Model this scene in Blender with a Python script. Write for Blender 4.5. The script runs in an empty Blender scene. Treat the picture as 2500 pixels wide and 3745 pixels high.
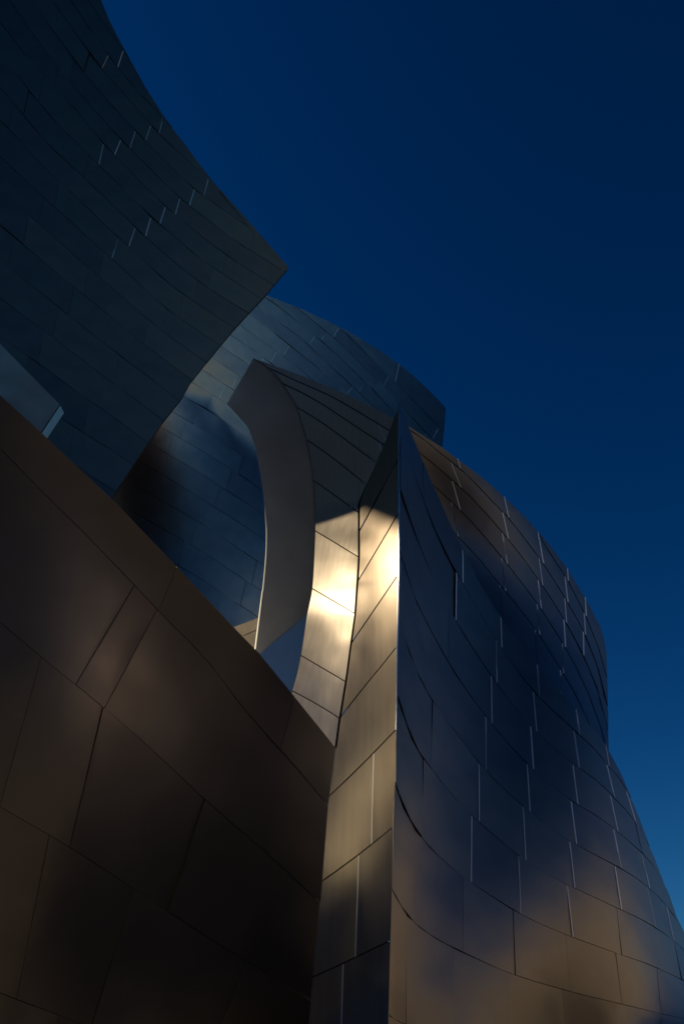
import bpy, math, random
import numpy as np
from mathutils import Vector
from mathutils.geometry import delaunay_2d_cdt

random.seed(7)
sc = bpy.context.scene
COL = sc.collection

# ------------------------------------------------------------------ camera
F_PX, CX, CY, PITCH = 3200.0, 1250.0, 1872.5, math.radians(36)
EYE = np.array([0.0, 0.0, 1.65])
cd = bpy.data.cameras.new('camera')
cam = bpy.data.objects.new('camera', cd); COL.objects.link(cam); sc.camera = cam
cd.sensor_fit = 'HORIZONTAL'; cd.sensor_width = 36.0; cd.lens = 36.0 * F_PX / 2500.0
cd.clip_start = 0.1; cd.clip_end = 9000
cam.location = EYE; cam.rotation_euler = (math.pi / 2 + PITCH, 0, 0)

# ------------------------------------------------------------------ sky, sun, exposure
SUN = Vector((-.88, .2, .43)).normalized()
w = bpy.data.worlds.new('World'); sc.world = w; w.use_nodes = True
nt = w.node_tree; nt.nodes.clear()
out = nt.nodes.new('ShaderNodeOutputWorld'); bg = nt.nodes.new('ShaderNodeBackground')
sky = nt.nodes.new('ShaderNodeTexSky'); hs = nt.nodes.new('ShaderNodeHueSaturation')
gm = nt.nodes.new('ShaderNodeGamma'); mx = nt.nodes.new('ShaderNodeMix')
sky.sky_type = 'NISHITA'; sky.sun_disc = False
sky.sun_elevation = math.asin(SUN.z); sky.sun_rotation = math.atan2(SUN.x, SUN.y)
sky.altitude = 200; sky.air_density = 1.0; sky.dust_density = .3; sky.ozone_density = 3.0
gm.inputs['Gamma'].default_value = 1.6
hs.inputs['Saturation'].default_value = 1.15
mx.data_type = 'RGBA'; mx.blend_type = 'MULTIPLY'; mx.inputs[0].default_value = 1.0
mx.inputs[7].default_value = (.26, .422, .448, 1)          # cool white balance of the picture
bg.inputs[1].default_value = .05
nt.links.new(sky.outputs[0], gm.inputs[0]); nt.links.new(gm.outputs[0], hs.inputs['Color'])
nt.links.new(hs.outputs[0], mx.inputs[6]); nt.links.new(mx.outputs[2], bg.inputs[0])
nt.links.new(bg.outputs[0], out.inputs[0])
sd = bpy.data.lights.new('sun', 'SUN'); sd.energy = 3.5; sd.color = (1, .79, .53); sd.angle = math.radians(.8)
so = bpy.data.objects.new('sun', sd); COL.objects.link(so); so.rotation_euler = SUN.to_track_quat('Z', 'Y').to_euler()
so.location = (-60, 20, 60)
vs = sc.view_settings
vs.view_transform = 'Standard'; vs.look = 'None'; vs.exposure = 0.0; vs.gamma = 1.0; vs.use_curve_mapping = False
sc.render.engine = 'CYCLES'
sc.cycles.max_bounces = 8; sc.cycles.glossy_bounces = 6; sc.cycles.diffuse_bounces = 3
sc.cycles.use_denoising = True
sc.cycles.sample_clamp_indirect = 6.0

# ------------------------------------------------------------------ materials
def newmat(name):
    m = bpy.data.materials.new(name); m.use_nodes = True
    return m, m.node_tree, m.node_tree.nodes['Principled BSDF']

def steel(name, base, rough, var=.10, tint=.05, streak=(1, 1, 1), grain=.05, wave=.03):
    m, t, b = newmat(name); N = t.nodes; L = t.links
    b.inputs['Metallic'].default_value = 1.0
    oi = N.new('ShaderNodeObjectInfo'); tc = N.new('ShaderNodeTexCoord')
    ramp = N.new('ShaderNodeValToRGB'); e = ramp.color_ramp.elements
    r, g, bl = base
    e[0].position = 0.0; e[0].color = (r * (1 - var + tint), g * (1 - var), bl * (1 - var + tint * 1.3), 1)
    e[1].position = 1.0; e[1].color = (r * (1 + var), g * (1 + var), bl * (1 + var), 1)
    k = ramp.color_ramp.elements.new(.5); k.color = (r * (1 - tint), g, bl * (1 + tint * .5), 1)
    L.new(oi.outputs['Random'], ramp.inputs[0])
    # handling marks and rain streaks: broad soft noise in the metal's own colour and gloss
    mp = N.new('ShaderNodeMapping'); mp.inputs['Scale'].default_value = streak
    L.new(tc.outputs['Object'], mp.inputs[0])
    n1 = N.new('ShaderNodeTexNoise'); n1.inputs['Scale'].default_value = 1.6; n1.inputs['Detail'].default_value = 5
    L.new(mp.outputs[0], n1.inputs['Vector'])
    n2 = N.new('ShaderNodeTexNoise'); n2.inputs['Scale'].default_value = 90; n2.inputs['Detail'].default_value = 3
    L.new(tc.outputs['Object'], n2.inputs['Vector'])
    mr = N.new('ShaderNodeMapRange'); mr.inputs[1].default_value = .3; mr.inputs[2].default_value = .7
    mr.inputs[3].default_value = .90; mr.inputs[4].default_value = 1.06
    L.new(n1.outputs[0], mr.inputs[0])
    mul = N.new('ShaderNodeMix'); mul.data_type = 'RGBA'; mul.blend_type = 'MULTIPLY'; mul.inputs[0].default_value = 1
    L.new(ramp.outputs[0], mul.inputs[6]); L.new(mr.outputs[0], mul.inputs[7]); L.new(mul.outputs[2], b.inputs['Base Color'])
    ad = N.new('ShaderNodeMath'); ad.operation = 'MULTIPLY_ADD'; ad.inputs[1].default_value = grain * 2; ad.inputs[2].default_value = rough - grain
    mxn = N.new('ShaderNodeMath'); mxn.operation = 'MULTIPLY_ADD'; mxn.inputs[1].default_value = .5
    L.new(n2.outputs[0], mxn.inputs[0])
    hf = N.new('ShaderNodeMath'); hf.operation = 'MULTIPLY'; hf.inputs[1].default_value = .5
    L.new(n1.outputs[0], hf.inputs[0]); L.new(hf.outputs[0], mxn.inputs[2])
    L.new(mxn.outputs[0], ad.inputs[0]); L.new(ad.outputs[0], b.inputs['Roughness'])
    bp = N.new('ShaderNodeBump'); bp.inputs['Strength'].default_value = .06; bp.inputs['Distance'].default_value = .004
    L.new(n2.outputs[0], bp.inputs['Height'])
    # thin sheet never lies quite flat: shallow waves, different on every plate
    sh = N.new('ShaderNodeVectorMath'); sh.operation = 'ADD'; cx = N.new('ShaderNodeCombineXYZ'); sc_ = N.new('ShaderNodeMath'); sc_.operation = 'MULTIPLY'; sc_.inputs[1].default_value = 53.0
    L.new(oi.outputs['Random'], sc_.inputs[0]); L.new(sc_.outputs[0], cx.inputs[0]); L.new(tc.outputs['Object'], sh.inputs[0]); L.new(cx.outputs[0], sh.inputs[1])
    n3 = N.new('ShaderNodeTexNoise'); n3.inputs['Scale'].default_value = .9; n3.inputs['Detail'].default_value = 1.0
    L.new(sh.outputs[0], n3.inputs['Vector'])
    b2 = N.new('ShaderNodeBump'); b2.inputs['Strength'].default_value = 1.0; b2.inputs['Distance'].default_value = wave
    L.new(n3.outputs[0], b2.inputs['Height']); L.new(bp.outputs[0], b2.inputs['Normal']); L.new(b2.outputs[0], b.inputs['Normal'])
    return m

def matte(name, col, rough=.8, noise=0.0, scale=3.0):
    m, t, b = newmat(name)
    b.inputs['Base Color'].default_value = (*col, 1); b.inputs['Roughness'].default_value = rough
    if noise:
        n = t.nodes.new('ShaderNodeTexNoise'); n.inputs['Scale'].default_value = scale; n.inputs['Detail'].default_value = 6
        tc = t.nodes.new('ShaderNodeTexCoord'); t.links.new(tc.outputs['Object'], n.inputs['Vector'])
        r = t.nodes.new('ShaderNodeValToRGB')
        r.color_ramp.elements[0].position = .3; r.color_ramp.elements[1].position = .7
        r.color_ramp.elements[0].color = (*[c * (1 - noise) for c in col], 1)
        r.color_ramp.elements[1].color = (*[c * (1 + noise) for c in col], 1)
        t.links.new(n.outputs[0], r.inputs[0]); t.links.new(r.outputs[0], b.inputs['Base Color'])
    return m

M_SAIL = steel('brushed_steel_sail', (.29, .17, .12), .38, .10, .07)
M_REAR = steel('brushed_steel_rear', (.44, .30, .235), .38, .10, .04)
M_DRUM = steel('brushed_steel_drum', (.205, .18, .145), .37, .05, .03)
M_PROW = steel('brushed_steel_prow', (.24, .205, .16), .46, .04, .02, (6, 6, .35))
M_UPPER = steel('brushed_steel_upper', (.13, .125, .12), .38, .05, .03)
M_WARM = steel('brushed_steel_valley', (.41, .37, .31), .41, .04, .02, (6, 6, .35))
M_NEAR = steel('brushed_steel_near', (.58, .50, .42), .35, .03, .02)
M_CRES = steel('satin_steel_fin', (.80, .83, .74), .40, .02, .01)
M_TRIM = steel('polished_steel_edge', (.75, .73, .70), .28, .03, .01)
M_GLINT = steel('glint_steel_lip', (.8, .76, .70), .45, .25, .03)  # paler metal paints the sunlit glint of the joint edges
M_GLINT.node_tree.nodes['Principled BSDF'].inputs['Metallic'].default_value = .5
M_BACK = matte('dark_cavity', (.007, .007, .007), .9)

# ------------------------------------------------------------------ shape fields
# Every wall is a smooth sheet described by its distance from where the photographer stood.  The log of the distance is a low
# polynomial fitted to the directions the wall faces (azimuth, lean) at a few of its points.
CP, SP = math.cos(PITCH), math.sin(PITCH)
FWD = np.array([0, CP, SP]); UPV = np.array([0, -SP, CP]); RGT = np.array([1.0, 0, 0])

def pxy(p):
    p = np.asarray(p, float); return (p[..., 0] - CX) / F_PX, (CY - p[..., 1]) / F_PX

def facing(az, lean):
    a, t = math.radians(az), math.radians(lean)
    n = np.array([-math.sin(a) * math.cos(t), -math.cos(a) * math.cos(t), math.sin(t)])
    return np.array([n @ RGT, n @ UPV, n @ FWD])

class Field:
    def __init__(s, faces, anchors, deg=3, ridge=.03, base=None, curve=None):
        s.deg, s.base, s.curve = deg, base, curve
        pts = np.array([f[:2] for f in faces] + [a[:2] for a in anchors], float)
        x, y = pxy(pts); s.x0, s.y0 = x.mean(), y.mean(); s.sx = max(np.ptp(x), .05) / 2; s.sy = max(np.ptp(y), .05) / 2
        s.pw = [(i, j) for i in range(deg + 1) for j in range(deg + 1 - i)]
        s.k = np.zeros(len(s.pw))
        rows, rhs = [], []
        h = 1e-4
        for px, py, az, ln, *wt in faces:
            wt = wt[0] if wt else 1.0
            X, Y = pxy((px, py)); n = facing(az, ln); sden = n[0] * X + n[1] * Y + n[2]
            gx, gy = -n[0] / sden, -n[1] / sden
            bx = (s.basis(X + h, Y) - s.basis(X - h, Y)) / (2 * h); by = (s.basis(X, Y + h) - s.basis(X, Y - h)) / (2 * h)
            b0x = b0y = 0.0
            if base is not None:
                b0x = (base.q(X + h, Y) - base.q(X - h, Y)) / (2 * h); b0y = (base.q(X, Y + h) - base.q(X, Y - h)) / (2 * h)
            rows += [bx * wt, by * wt]; rhs += [(gx - b0x) * wt, (gy - b0y) * wt]
        for px, py, z, *wt in anchors:
            wt = wt[0] if wt else 40.0
            X, Y = pxy((px, py)); b = base.q(X, Y) if base is not None else 0.0
            rows.append(s.basis(X, Y) * wt); rhs.append((math.log(z) - b) * wt)
        for i, (a, b) in enumerate(s.pw):
            if a + b >= 2:
                r = np.zeros(len(s.pw)); r[i] = ridge / min(s.sx, s.sy) * (a + b - 1); rows.append(r); rhs.append(0)
        s.k = np.linalg.lstsq(np.array(rows), np.array(rhs), rcond=None)[0]
    def basis(s, X, Y):
        u, v = (X - s.x0) / s.sx, (Y - s.y0) / s.sy
        B = np.stack([u ** i * v ** j for i, j in s.pw], -1)
        if s.curve is not None:                        # a fold: nothing changes on one side of the curve
            D = s.curve(X, Y); B = B * D[..., None] if np.ndim(D) else B * D
        return B
    def q(s, X, Y):
        r = s.basis(np.asarray(X, float), np.asarray(Y, float)) @ s.k
        return r + s.base.q(X, Y) if s.base is not None else r
    def z(s, px, py):
        X, Y = pxy((px, py)); return float(np.exp(s.q(X, Y)))

class Shape:
    """point and outward direction of a wall at picture points; extra adds dents"""
    def __init__(s, field, extra=None, inset=0.0):
        s.f, s.extra, s.inset = field, extra, inset
    def q(s, X, Y):
        r = s.f.q(X, Y)
        if s.extra: r = r + s.extra(X, Y)
        return r
    def at(s, p):
        X, Y = pxy(p); q = s.q(X, Y); h = 2.5e-4
        qx = (s.q(X + h, Y) - s.q(X - h, Y)) / (2 * h); qy = (s.q(X, Y + h) - s.q(X, Y - h)) / (2 * h)
        Z = np.exp(q)
        n = np.stack([qx, qy, -1 - X * qx - Y * qy], -1); n /= np.linalg.norm(n, axis=-1)[..., None]
        W = EYE + Z[..., None] * (X[..., None] * RGT + Y[..., None] * UPV + FWD)
        Nw = n[..., :1] * RGT + n[..., 1:2] * UPV + n[..., 2:] * FWD
        return W, Nw, Z

def curve_fn(pts, smooth=True):
    """y(x) through points; straight on beyond both ends"""
    P = np.array(sorted(pts), float); x, y = P[:, 0], P[:, 1]
    d = np.diff(y) / np.diff(x); m = np.empty(len(x)); m[0], m[-1] = d[0], d[-1]
    if len(x) > 2:
        hx = np.diff(x); m[1:-1] = (d[:-1] * hx[1:] + d[1:] * hx[:-1]) / (hx[1:] + hx[:-1])
    def f(t):
        t = np.asarray(t, float); i = np.clip(np.searchsorted(x, t) - 1, 0, len(x) - 2)
        hh = x[i + 1] - x[i]; u = (t - x[i]) / hh; uc = np.clip(u, 0, 1)
        r = (2 * uc**3 - 3 * uc**2 + 1) * y[i] + (uc**3 - 2 * uc**2 + uc) * hh * m[i] + (-2 * uc**3 + 3 * uc**2) * y[i + 1] + (uc**3 - uc**2) * hh * m[i + 1]
        return r + np.where(u < 0, (t - x[i]) * m[i], 0) + np.where(u > 1, (t - x[i + 1]) * m[i + 1], 0)
    return f

def densify(poly, step=40, smooth=False):
    out = []
    n = len(poly)
    for i in range(n):
        a, b = np.array(poly[i], float), np.array(poly[(i + 1) % n], float)
        k = max(1, int(np.linalg.norm(b - a) / step))
        out += [tuple(a + (b - a) * t / k) for t in range(k)]
    return out

def chain(pts, n=4):
    """rounded line through points"""
    P = [np.array(p, float) for p in pts]; P = [2 * P[0] - P[1]] + P + [2 * P[-1] - P[-2]]
    o = []
    for i in range(1, len(P) - 2):
        a, b, c, d = P[i - 1:i + 3]
        for k in range(n):
            t = k / n
            o.append(tuple(.5 * (2 * b + (c - a) * t + (2 * a - 5 * b + 4 * c - d) * t * t + (3 * b - a - 3 * c + d) * t**3)))
    o.append(tuple(P[-2])); return o

# ------------------------------------------------------------------ building pieces
def inside_poly(p, poly):
    x, y = p[:, 0], p[:, 1]; r = np.zeros(len(p), bool); q = np.array(poly); j = len(q) - 1
    for i in range(len(q)):
        xi, yi, xj, yj = *q[i], *q[j]
        r ^= ((yi > y) != (yj > y)) & (x < (xj - xi) * (y - yi) / (yj - yi + 1e-12) + xi); j = i
    return r

def triangulate(polys, step):
    """triangles of the part that lies inside all of the polygons"""
    verts, faces = [], []
    def ccw(p):
        q = np.array(p); r = np.roll(q, -1, 0)
        return list(p) if (q[:, 0] * r[:, 1] - r[:, 0] * q[:, 1]).sum() > 0 else list(p)[::-1]
    polys = [ccw(p) for p in polys]
    for p in polys:
        faces.append(list(range(len(verts), len(verts) + len(p)))); verts += [Vector(v) for v in p]
    P = np.array(polys[0]); lo, hi = P.min(0), P.max(0)
    nx, ny = max(2, int((hi[0] - lo[0]) / step)), max(2, int((hi[1] - lo[1]) / step))
    g = np.array([(lo[0] + (hi[0] - lo[0]) * (i + (.5 if j % 2 else 0)) / nx, lo[1] + (hi[1] - lo[1]) * j / ny) for j in range(1, ny) for i in range(nx + 1)])
    if len(g):
        k = np.ones(len(g), bool)
        for p in polys: k &= inside_poly(g, p)
        verts += [Vector(v) for v in g[k]]
    V, _, Fs, _, _, fo = delaunay_2d_cdt(verts, [], faces, 1, 1e-4, True)
    need = set(range(len(polys)))
    tris = [f for f, o in zip(Fs, fo) if need <= set(o)]
    used = sorted({i for f in tris for i in f}); idx = {u: k for k, u in enumerate(used)}
    return np.array([tuple(V[u]) for u in used], float).reshape(-1, 2), [tuple(idx[i] for i in f) for f in tris]

def link(name, me, parent=None, loc=None):
    o = bpy.data.objects.new(name, me); COL.objects.link(o)
    if parent is not None: o.parent = parent
    if loc is not None: o.location = loc
    return o

def sheet(name, shape, polys, mat, parent, thick=.05, step=60, back=False, offset=0.0, tilt=None, mat_rim=None):
    """one plate: front skin on the wall's shape and a rim of its own thickness"""
    p2, tris = triangulate(polys, step)
    if not tris: return None
    W, Nn, Z = shape.at(p2)
    W = W - Nn * offset
    if tilt is not None:
        c = W.mean(0); ext = np.abs(W - c).max()
        W = W + Nn * ((W - c) @ tilt)[:, None]
        Nn = Nn - tilt; Nn /= np.linalg.norm(Nn, axis=1)[:, None]
    # face order so that the skin looks outward
    fs = []
    for a, b, c in tris:
        n = np.cross(W[b] - W[a], W[c] - W[a]); fs.append((a, b, c) if n @ Nn[a] > 0 else (a, c, b))
    cnt = {}
    for f in fs:
        for e in ((f[0], f[1]), (f[1], f[2]), (f[2], f[0])):
            cnt[e] = cnt.get(e, 0) + 1
    rim = [e for e in cnt if (e[1], e[0]) not in cnt]
    org = W.mean(0)
    verts = [tuple(v) for v in W - org]; norms = [tuple(n) for n in Nn]; faces = list(fs); n0 = len(fs)
    for a, b in rim:
        k = len(verts); ia, ib = W[a] - Nn[a] * thick, W[b] - Nn[b] * thick
        sn = np.cross(W[b] - W[a], -Nn[a]); L = np.linalg.norm(sn)
        if L < 1e-9: continue
        sn = -sn / L
        verts += [tuple(v - org) for v in (W[a], W[b], ib, ia)]
        m = np.cross(ia - W[a], W[b] - W[a]); m /= np.linalg.norm(m) + 1e-12
        norms += [tuple(m)] * 4; faces.append((k, k + 3, k + 2, k + 1))
    if back:
        k = len(verts)
        verts += [tuple(v) for v in W - Nn * thick - org]; norms += [tuple(-n) for n in Nn]
        faces += [tuple(k + i for i in reversed(f)) for f in fs]
    me = bpy.data.meshes.new(name); me.from_pydata(verts, [], faces); me.materials.append(mat)
    if mat_rim:
        me.materials.append(mat_rim)
        for i, pl in enumerate(me.polygons):
            if i >= n0: pl.material_index = 1
    me.polygons.foreach_set('use_smooth', [True] * len(faces))
    me.normals_split_custom_set_from_vertices(norms)
    base = np.array(parent.location) if parent is not None else np.zeros(3)
    return link(name, me, parent, org - base)

def thing(name, label, cat, loc, group=None):
    o = link(name, None, None, loc); o['label'] = label; o['category'] = cat; o['kind'] = 'thing'
    if group: o['group'] = group
    return o

def clad(root, shape, outline, seams, joints, mat, gap, thick, step, wob=.004, lit=(), lit_mat=None, lit_w=4.0, edge_pad=900):
    """rows of plates between seams; joints[i] lists (x on upper seam, x on lower seam)"""
    fns = [curve_fn(s) for s in seams]
    xs = [p[0] for p in outline]; xa, xb = min(xs) - edge_pad, max(xs) + edge_pad
    def edge(f, x0, x1, dy, n):
        x = np.linspace(x0, x1, n); h = 2.0; sl = (f(x + h) - f(x - h)) / (2 * h)
        return list(zip(x, f(x) + dy * np.sqrt(1 + sl * sl)))
    panels = []
    for i in range(len(fns) - 1):
        J = sorted(joints[i]) if i < len(joints) else []
        J = [(xa, xa)] + list(J) + [(xb, xb)]
        for (t0, b0), (t1, b1) in zip(J[:-1], J[1:]):
            g = gap * .5; gj = gap * .25
            n = max(4, int((t1 - t0) / (step * .8)))
            top = edge(fns[i], t0 + gj, t1 - gj, g, n); bot = edge(fns[i + 1], b0 + gj, b1 - gj, -g, n)
            if any(q[1] <= p[1] for p, q in zip(top, bot)):
                bot = [(q[0], max(q[1], p[1] + .5)) for p, q in zip(top, bot)]
            poly = top + bot[::-1]
            pa = np.array(poly)
            til = np.random.default_rng(int(abs(t0) * 13 + i * 101) % 99991).normal(0, wob, 3)
            o = sheet('panel', shape, [poly, outline], mat, root, thick, step, tilt=til)
            if o: panels.append(o)
    # pale strips stand in for sun glinting on the lapped plate edges
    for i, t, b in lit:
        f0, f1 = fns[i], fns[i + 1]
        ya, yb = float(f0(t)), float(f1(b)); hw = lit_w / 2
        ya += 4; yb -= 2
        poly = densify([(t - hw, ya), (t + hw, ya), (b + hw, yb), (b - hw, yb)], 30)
        sheet('joint_glint', shape, [poly, outline], lit_mat, root, thick * .4, 200, offset=-thick * .3)
    return panels

def backing(root, shape, outline, depth=1.2, off=.08, step=90):
    return sheet('backing', shape, [outline], M_BACK, root, depth, step, back=True, offset=off)

def base_of(shape, p, z=0.0):
    W, _, _ = shape.at(np.array([p], float)); return Vector((W[0][0], W[0][1], z))

# ------------------------------------------------------------------ ground, streets and the buildings across them
def box_mesh(bm_v, bm_f, x0, x1, y0, y1, z0, z1):
    k = len(bm_v)
    bm_v += [(x, y, z) for x in (x0, x1) for y in (y0, y1) for z in (z0, z1)]
    bm_f += [tuple(k + i for i in f) for f in ((0, 1, 3, 2), (4, 6, 7, 5), (0, 4, 5, 1), (2, 3, 7, 6), (1, 5, 7, 3), (0, 2, 6, 4))]

def boxes(name, bx, mat, parent=None, loc=None):
    v, f = [], []
    for b in bx: box_mesh(v, f, *b)
    me = bpy.data.meshes.new(name); me.from_pydata(v, [], f); me.materials.append(mat)
    return link(name, me, parent, loc)

M_PAVE = matte('grey_paving', (.045, .042, .038), .85, .25, .4)
M_ROAD = matte('asphalt', (.04, .04, .041), .9, .2, .6)
M_TAN = matte('tan_stone', (.74, .62, .48), .85, .08, .3)
M_GREY = matte('grey_concrete', (.20, .19, .18), .85, .08, .3)
M_DARKB = matte('dark_cladding', (.10, .095, .09), .7, .08, .3)
M_BROWN = matte('brown_brick', (.30, .19, .10), .85, .1, .3)
M_GLASS = matte('window_glass', (.03, .035, .04), .15)
g = boxes('ground', [(-4000, 4000, -4000, 4000, -2.0, -.15)], M_PAVE); g['kind'] = 'structure'
g = boxes('road', [(50, 70, -400, 400, -.2, -.146), (-400, 49.9, -72, -54, -.2, -.146)], M_ROAD); g['kind'] = 'structure'
g = boxes('pavement', [(-90, 46, -50, 160, -.2, 0)], M_PAVE); g['kind'] = 'structure'

BLD = [
 (78, 110, 22, 58, 25, M_TAN, 'tan stone office block across the street, widest of the row'),
 (79, 112, -20, 20.5, 23, M_TAN, 'lower tan stone block between two taller ones across the street'),
 (78, 104, -50, -21, 27, M_TAN, 'tallest tan stone block across the street'),
 (82, 110, -92, -58, 19, M_GREY, 'low grey concrete block at the street corner'),
 (40, 66, -120, -92, 40, M_DARKB, 'dark tower beyond the side street'),
 (8, 34, -104, -76, 24, M_DARKB, 'narrow dark block facing the hall over the side street'),
 (-30, 0, -110, -80, 30, M_DARKB, 'dark clad block facing the hall over the side street'),
 (-70, -38, -104, -78, 17, M_DARKB, 'low dark block at the end of the side street'),
]
for x0, x1, y0, y1, z1, m, lab in BLD:
    cx, cy = (x0 + x1) / 2, (y0 + y1) / 2
    b = thing('office_building', lab, 'building', (cx, cy, -.15), 'buildings across the street')
    hx, hy = (x1 - x0) / 2, (y1 - y0) / 2
    boxes('wall', [(-hx, hx, -hy, hy, 0, z1)], m, b)
    wn = []
    for fl in range(int(z1 / 3.8)):
        z = 1.6 + fl * 3.8
        for k in range(int(2 * hy / 5.5)):
            y = -hy + 1.2 + k * 5.5; wn.append((-hx - .03, -hx + .1, y, y + 1.5, z, z + 1.9))
        for k in range(int(2 * hx / 4)):
            x = -hx + 1.2 + k * 4; wn.append((x, x + 1.5, hy - .1, hy + .03, z, z + 1.9))
    o = boxes('window', wn, M_GLASS, b); o['kind'] = 'stuff'
    boxes('parapet', [(-hx - .2, hx + .2, -hy - .2, hy + .2, z1, z1 + .6)], m, b)

for y0, y1, h, lab in ((16, 68, 40, 'added unseen slab on the sunward side, level with the hall'), (-46, 12, 58, 'added unseen block shading the ground from the sunward side, nearest the street corner'), (-130, -54, 66, 'tallest of the added unseen blocks shading the ground from the sunward side')):  # unseen blocks put in to shade the ground and hide sky glow
    b = thing('office_building', lab, 'building', (-97, (y0 + y1) / 2, -.15), 'buildings across the street')
    boxes('wall', [(-7, 7, -(y1 - y0) / 2, (y1 - y0) / 2, 0, h)], M_BROWN, b)
def sun_blocker_mesh():  # blocker; its lower edge sets where the valley's light patch begins
    pts, nrm, fs = [], [], []
    ny, nz = 12, 8
    for sgn in (0, 1):
        for i in range(ny + 1):
            y = 8 + 28 * i / ny; zb = 25.55 + .88 * (y - 21.07); zt = 60
            for j in range(nz + 1):
                z = zb + (zt - zb) * j / nz
                pts.append((-26.0 - .012 * (y - 21)**2 - sgn * .8 - .03 * (z - zb), y, z))
    n = (ny + 1) * (nz + 1); k = nz + 1
    for i in range(ny):
        for j in range(nz):
            a = i * k + j; fs.append((a, a + k, a + k + 1, a + 1)); fs.append((n + a, n + a + 1, n + a + k + 1, n + a + k))
    for i in range(ny):
        for j in (0, nz):
            a = i * k + j; fs.append((a, n + a, n + a + k, a + k))
    for j in range(nz):
        for i in (0, ny):
            a = i * k + j; fs.append((a, a + 1, n + a + 1, n + a))
    me = bpy.data.meshes.new('shell'); me.from_pydata(pts, [], fs); me.materials.append(matte('pale_blocker', (.78, .66, .52), .8, .08, .5)); return me
side = thing('sun_blocker', 'added pale sun blocker outside the left border', 'wall', (-26, 21, 0))  # unseen wall added to keep the sun off the upper valley
o = link('shell', sun_blocker_mesh(), side, (26, -21, 0))

rb = random.Random(3)
for gx in range(-5, 4):  # unseen blocks added to shade the streets and darken reflections
    for gy in range(2, 6):
        hx, hy, hz = rb.uniform(16, 23), rb.uniform(16, 23), rb.uniform(22, 60)
        b = thing('office_building', 'plain unseen city block, one of many added beyond the side street', 'building', (gx * 62 + 20, -70 - gy * 58, -.15), 'added city blocks beyond the side street')
        boxes('wall', [(-hx, hx, -hy, hy, 0, hz)], rb.choice((M_GREY, M_DARKB, M_GREY)), b)

# ------------------------------------------------------------------ WALL: great sail, upper left
SAIL_EDGE = [(370, 0), (400, 73), (429, 130), (471, 207), (532, 318), (600, 427), (730, 600), (781, 665), (844, 738), (902, 799), (950, 856), (1055, 977)]
SAIL_OUT = [(330, -120)] + SAIL_EDGE + [(971, 1076), (906, 1145), (856, 1200), (805, 1261), (772, 1302), (753, 1324), (700, 1391), (670, 1446), (598, 1536), (540, 1620), (496, 1685), (422, 1797), (405, 1822), (250, 2060), (150, 2240), (-650, 2300), (-650, -120)]
f_sail = Field([(60, 60, -14, -8), (300, 250, -12, -12), (480, 260, -10, -18), (760, 680, -12, -23), (960, 940, -20, -25, 2), (300, 700, -12, -12),
                (100, 1000, -16, -6), (620, 1000, -10, -18), (350, 1500, -16, -4), (640, 1380, -11, -14), (800, 1150, -8, -20), (-100, 1500, -18, 0), (-100, 0, -18, -6), (-600, 0, -24, -4), (-600, 1500, -26, 2), (-500, 2200, -24, 4), (200, 2100, -17, 0)],
               [(1000, 950, 40)], 3)
S_SAIL = Shape(f_sail)
SAIL_SEAMS = [
 [(60, -560), (323, -60), (379, 10), (452, 100), (600, 300), (781, 520)],
 [(323, 0), (379, 80), (452, 184), (560, 330)],
 [(260, 0), (318, 90), (396, 199), (497, 325), (574, 406), (600, 432), (650, 492)],
 [(191, 0), (260, 96), (339, 209), (429, 314), (494, 390), (582, 488), (701, 600), (760, 650), (800, 684)],
 [(119, 0), (191, 107), (264, 207), (364, 331), (425, 402), (532, 515), (615, 600), (710, 690), (802, 757), (860, 795), (948, 856), (1000, 892)],
 [(36, 0), (73, 54), (115, 115), (199, 226), (329, 383), (440, 507), (533, 600), (657, 722), (754, 799), (877, 891), (959, 941), (1040, 994)],
 [(0, 80), (42, 134), (119, 233), (184, 302), (283, 406), (377, 523), (452, 600), (505, 655), (603, 753), (691, 826), (829, 933), (998, 1040)],
 [(0, 218), (57, 268), (111, 337), (200, 440), (306, 545), (360, 600), (417, 657), (482, 719), (551, 793), (584, 818), (711, 929), (814, 1000), (952, 1090)],
 [(0, 321), (77, 409), (126, 471), (214, 563), (256, 600), (356, 696), (406, 742), (494, 830), (600, 925), (726, 1029), (906, 1143)],
 [(0, 440), (38, 478), (126, 574), (210, 657), (302, 742), (364, 803), (432, 868), (500, 927), (611, 1032), (707, 1101), (856, 1200)],
 [(0, 570), (84, 650), (153, 715), (218, 772), (306, 853), (409, 946), (500, 1029), (611, 1130), (700, 1193), (805, 1262)],
 [(0, 696), (57, 743), (130, 807), (245, 910), (325, 979), (386, 1032), (464, 1100), (585, 1203), (700, 1287), (753, 1324)],
 [(0, 822), (92, 899), (214, 1002), (335, 1100), (437, 1185), (513, 1247), (647, 1350), (696, 1386)],
 [(0, 954), (142, 1063), (276, 1174), (321, 1207), (433, 1296), (536, 1372), (647, 1462)],
 [(0, 1090), (134, 1189), (304, 1319), (379, 1377), (491, 1457), (594, 1537)],
 [(0, 1232), (89, 1292), (196, 1368), (281, 1433), (402, 1515), (540, 1620)],
 [(0, 1372), (201, 1513), (312, 1587), (402, 1642), (482, 1698)],
 [(0, 1516), (259, 1689), (330, 1738), (415, 1792)],
 [(0, 1665), (200, 1800), (400, 1925)],
 [(0, 1830), (200, 1965), (400, 2090)],
]
sail_joints, sail_lit = [], []
srt = [(2, 396, 373), (1, 450, 431), (2, 595, 582), (3, 551, 532), (4, 494, 475), (5, 441, 419), (6, 378, 362), (3, 761, 745), (4, 710, 693), (5, 657, 641), (6, 604, 585), (7, 551, 532), (8, 494, 471), (9, 433, 409)]
faint = [(5, 877, 865), (6, 828, 814), (7, 779, 760), (8, 722, 707), (9, 668, 655), (10, 609, 591)]
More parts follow.
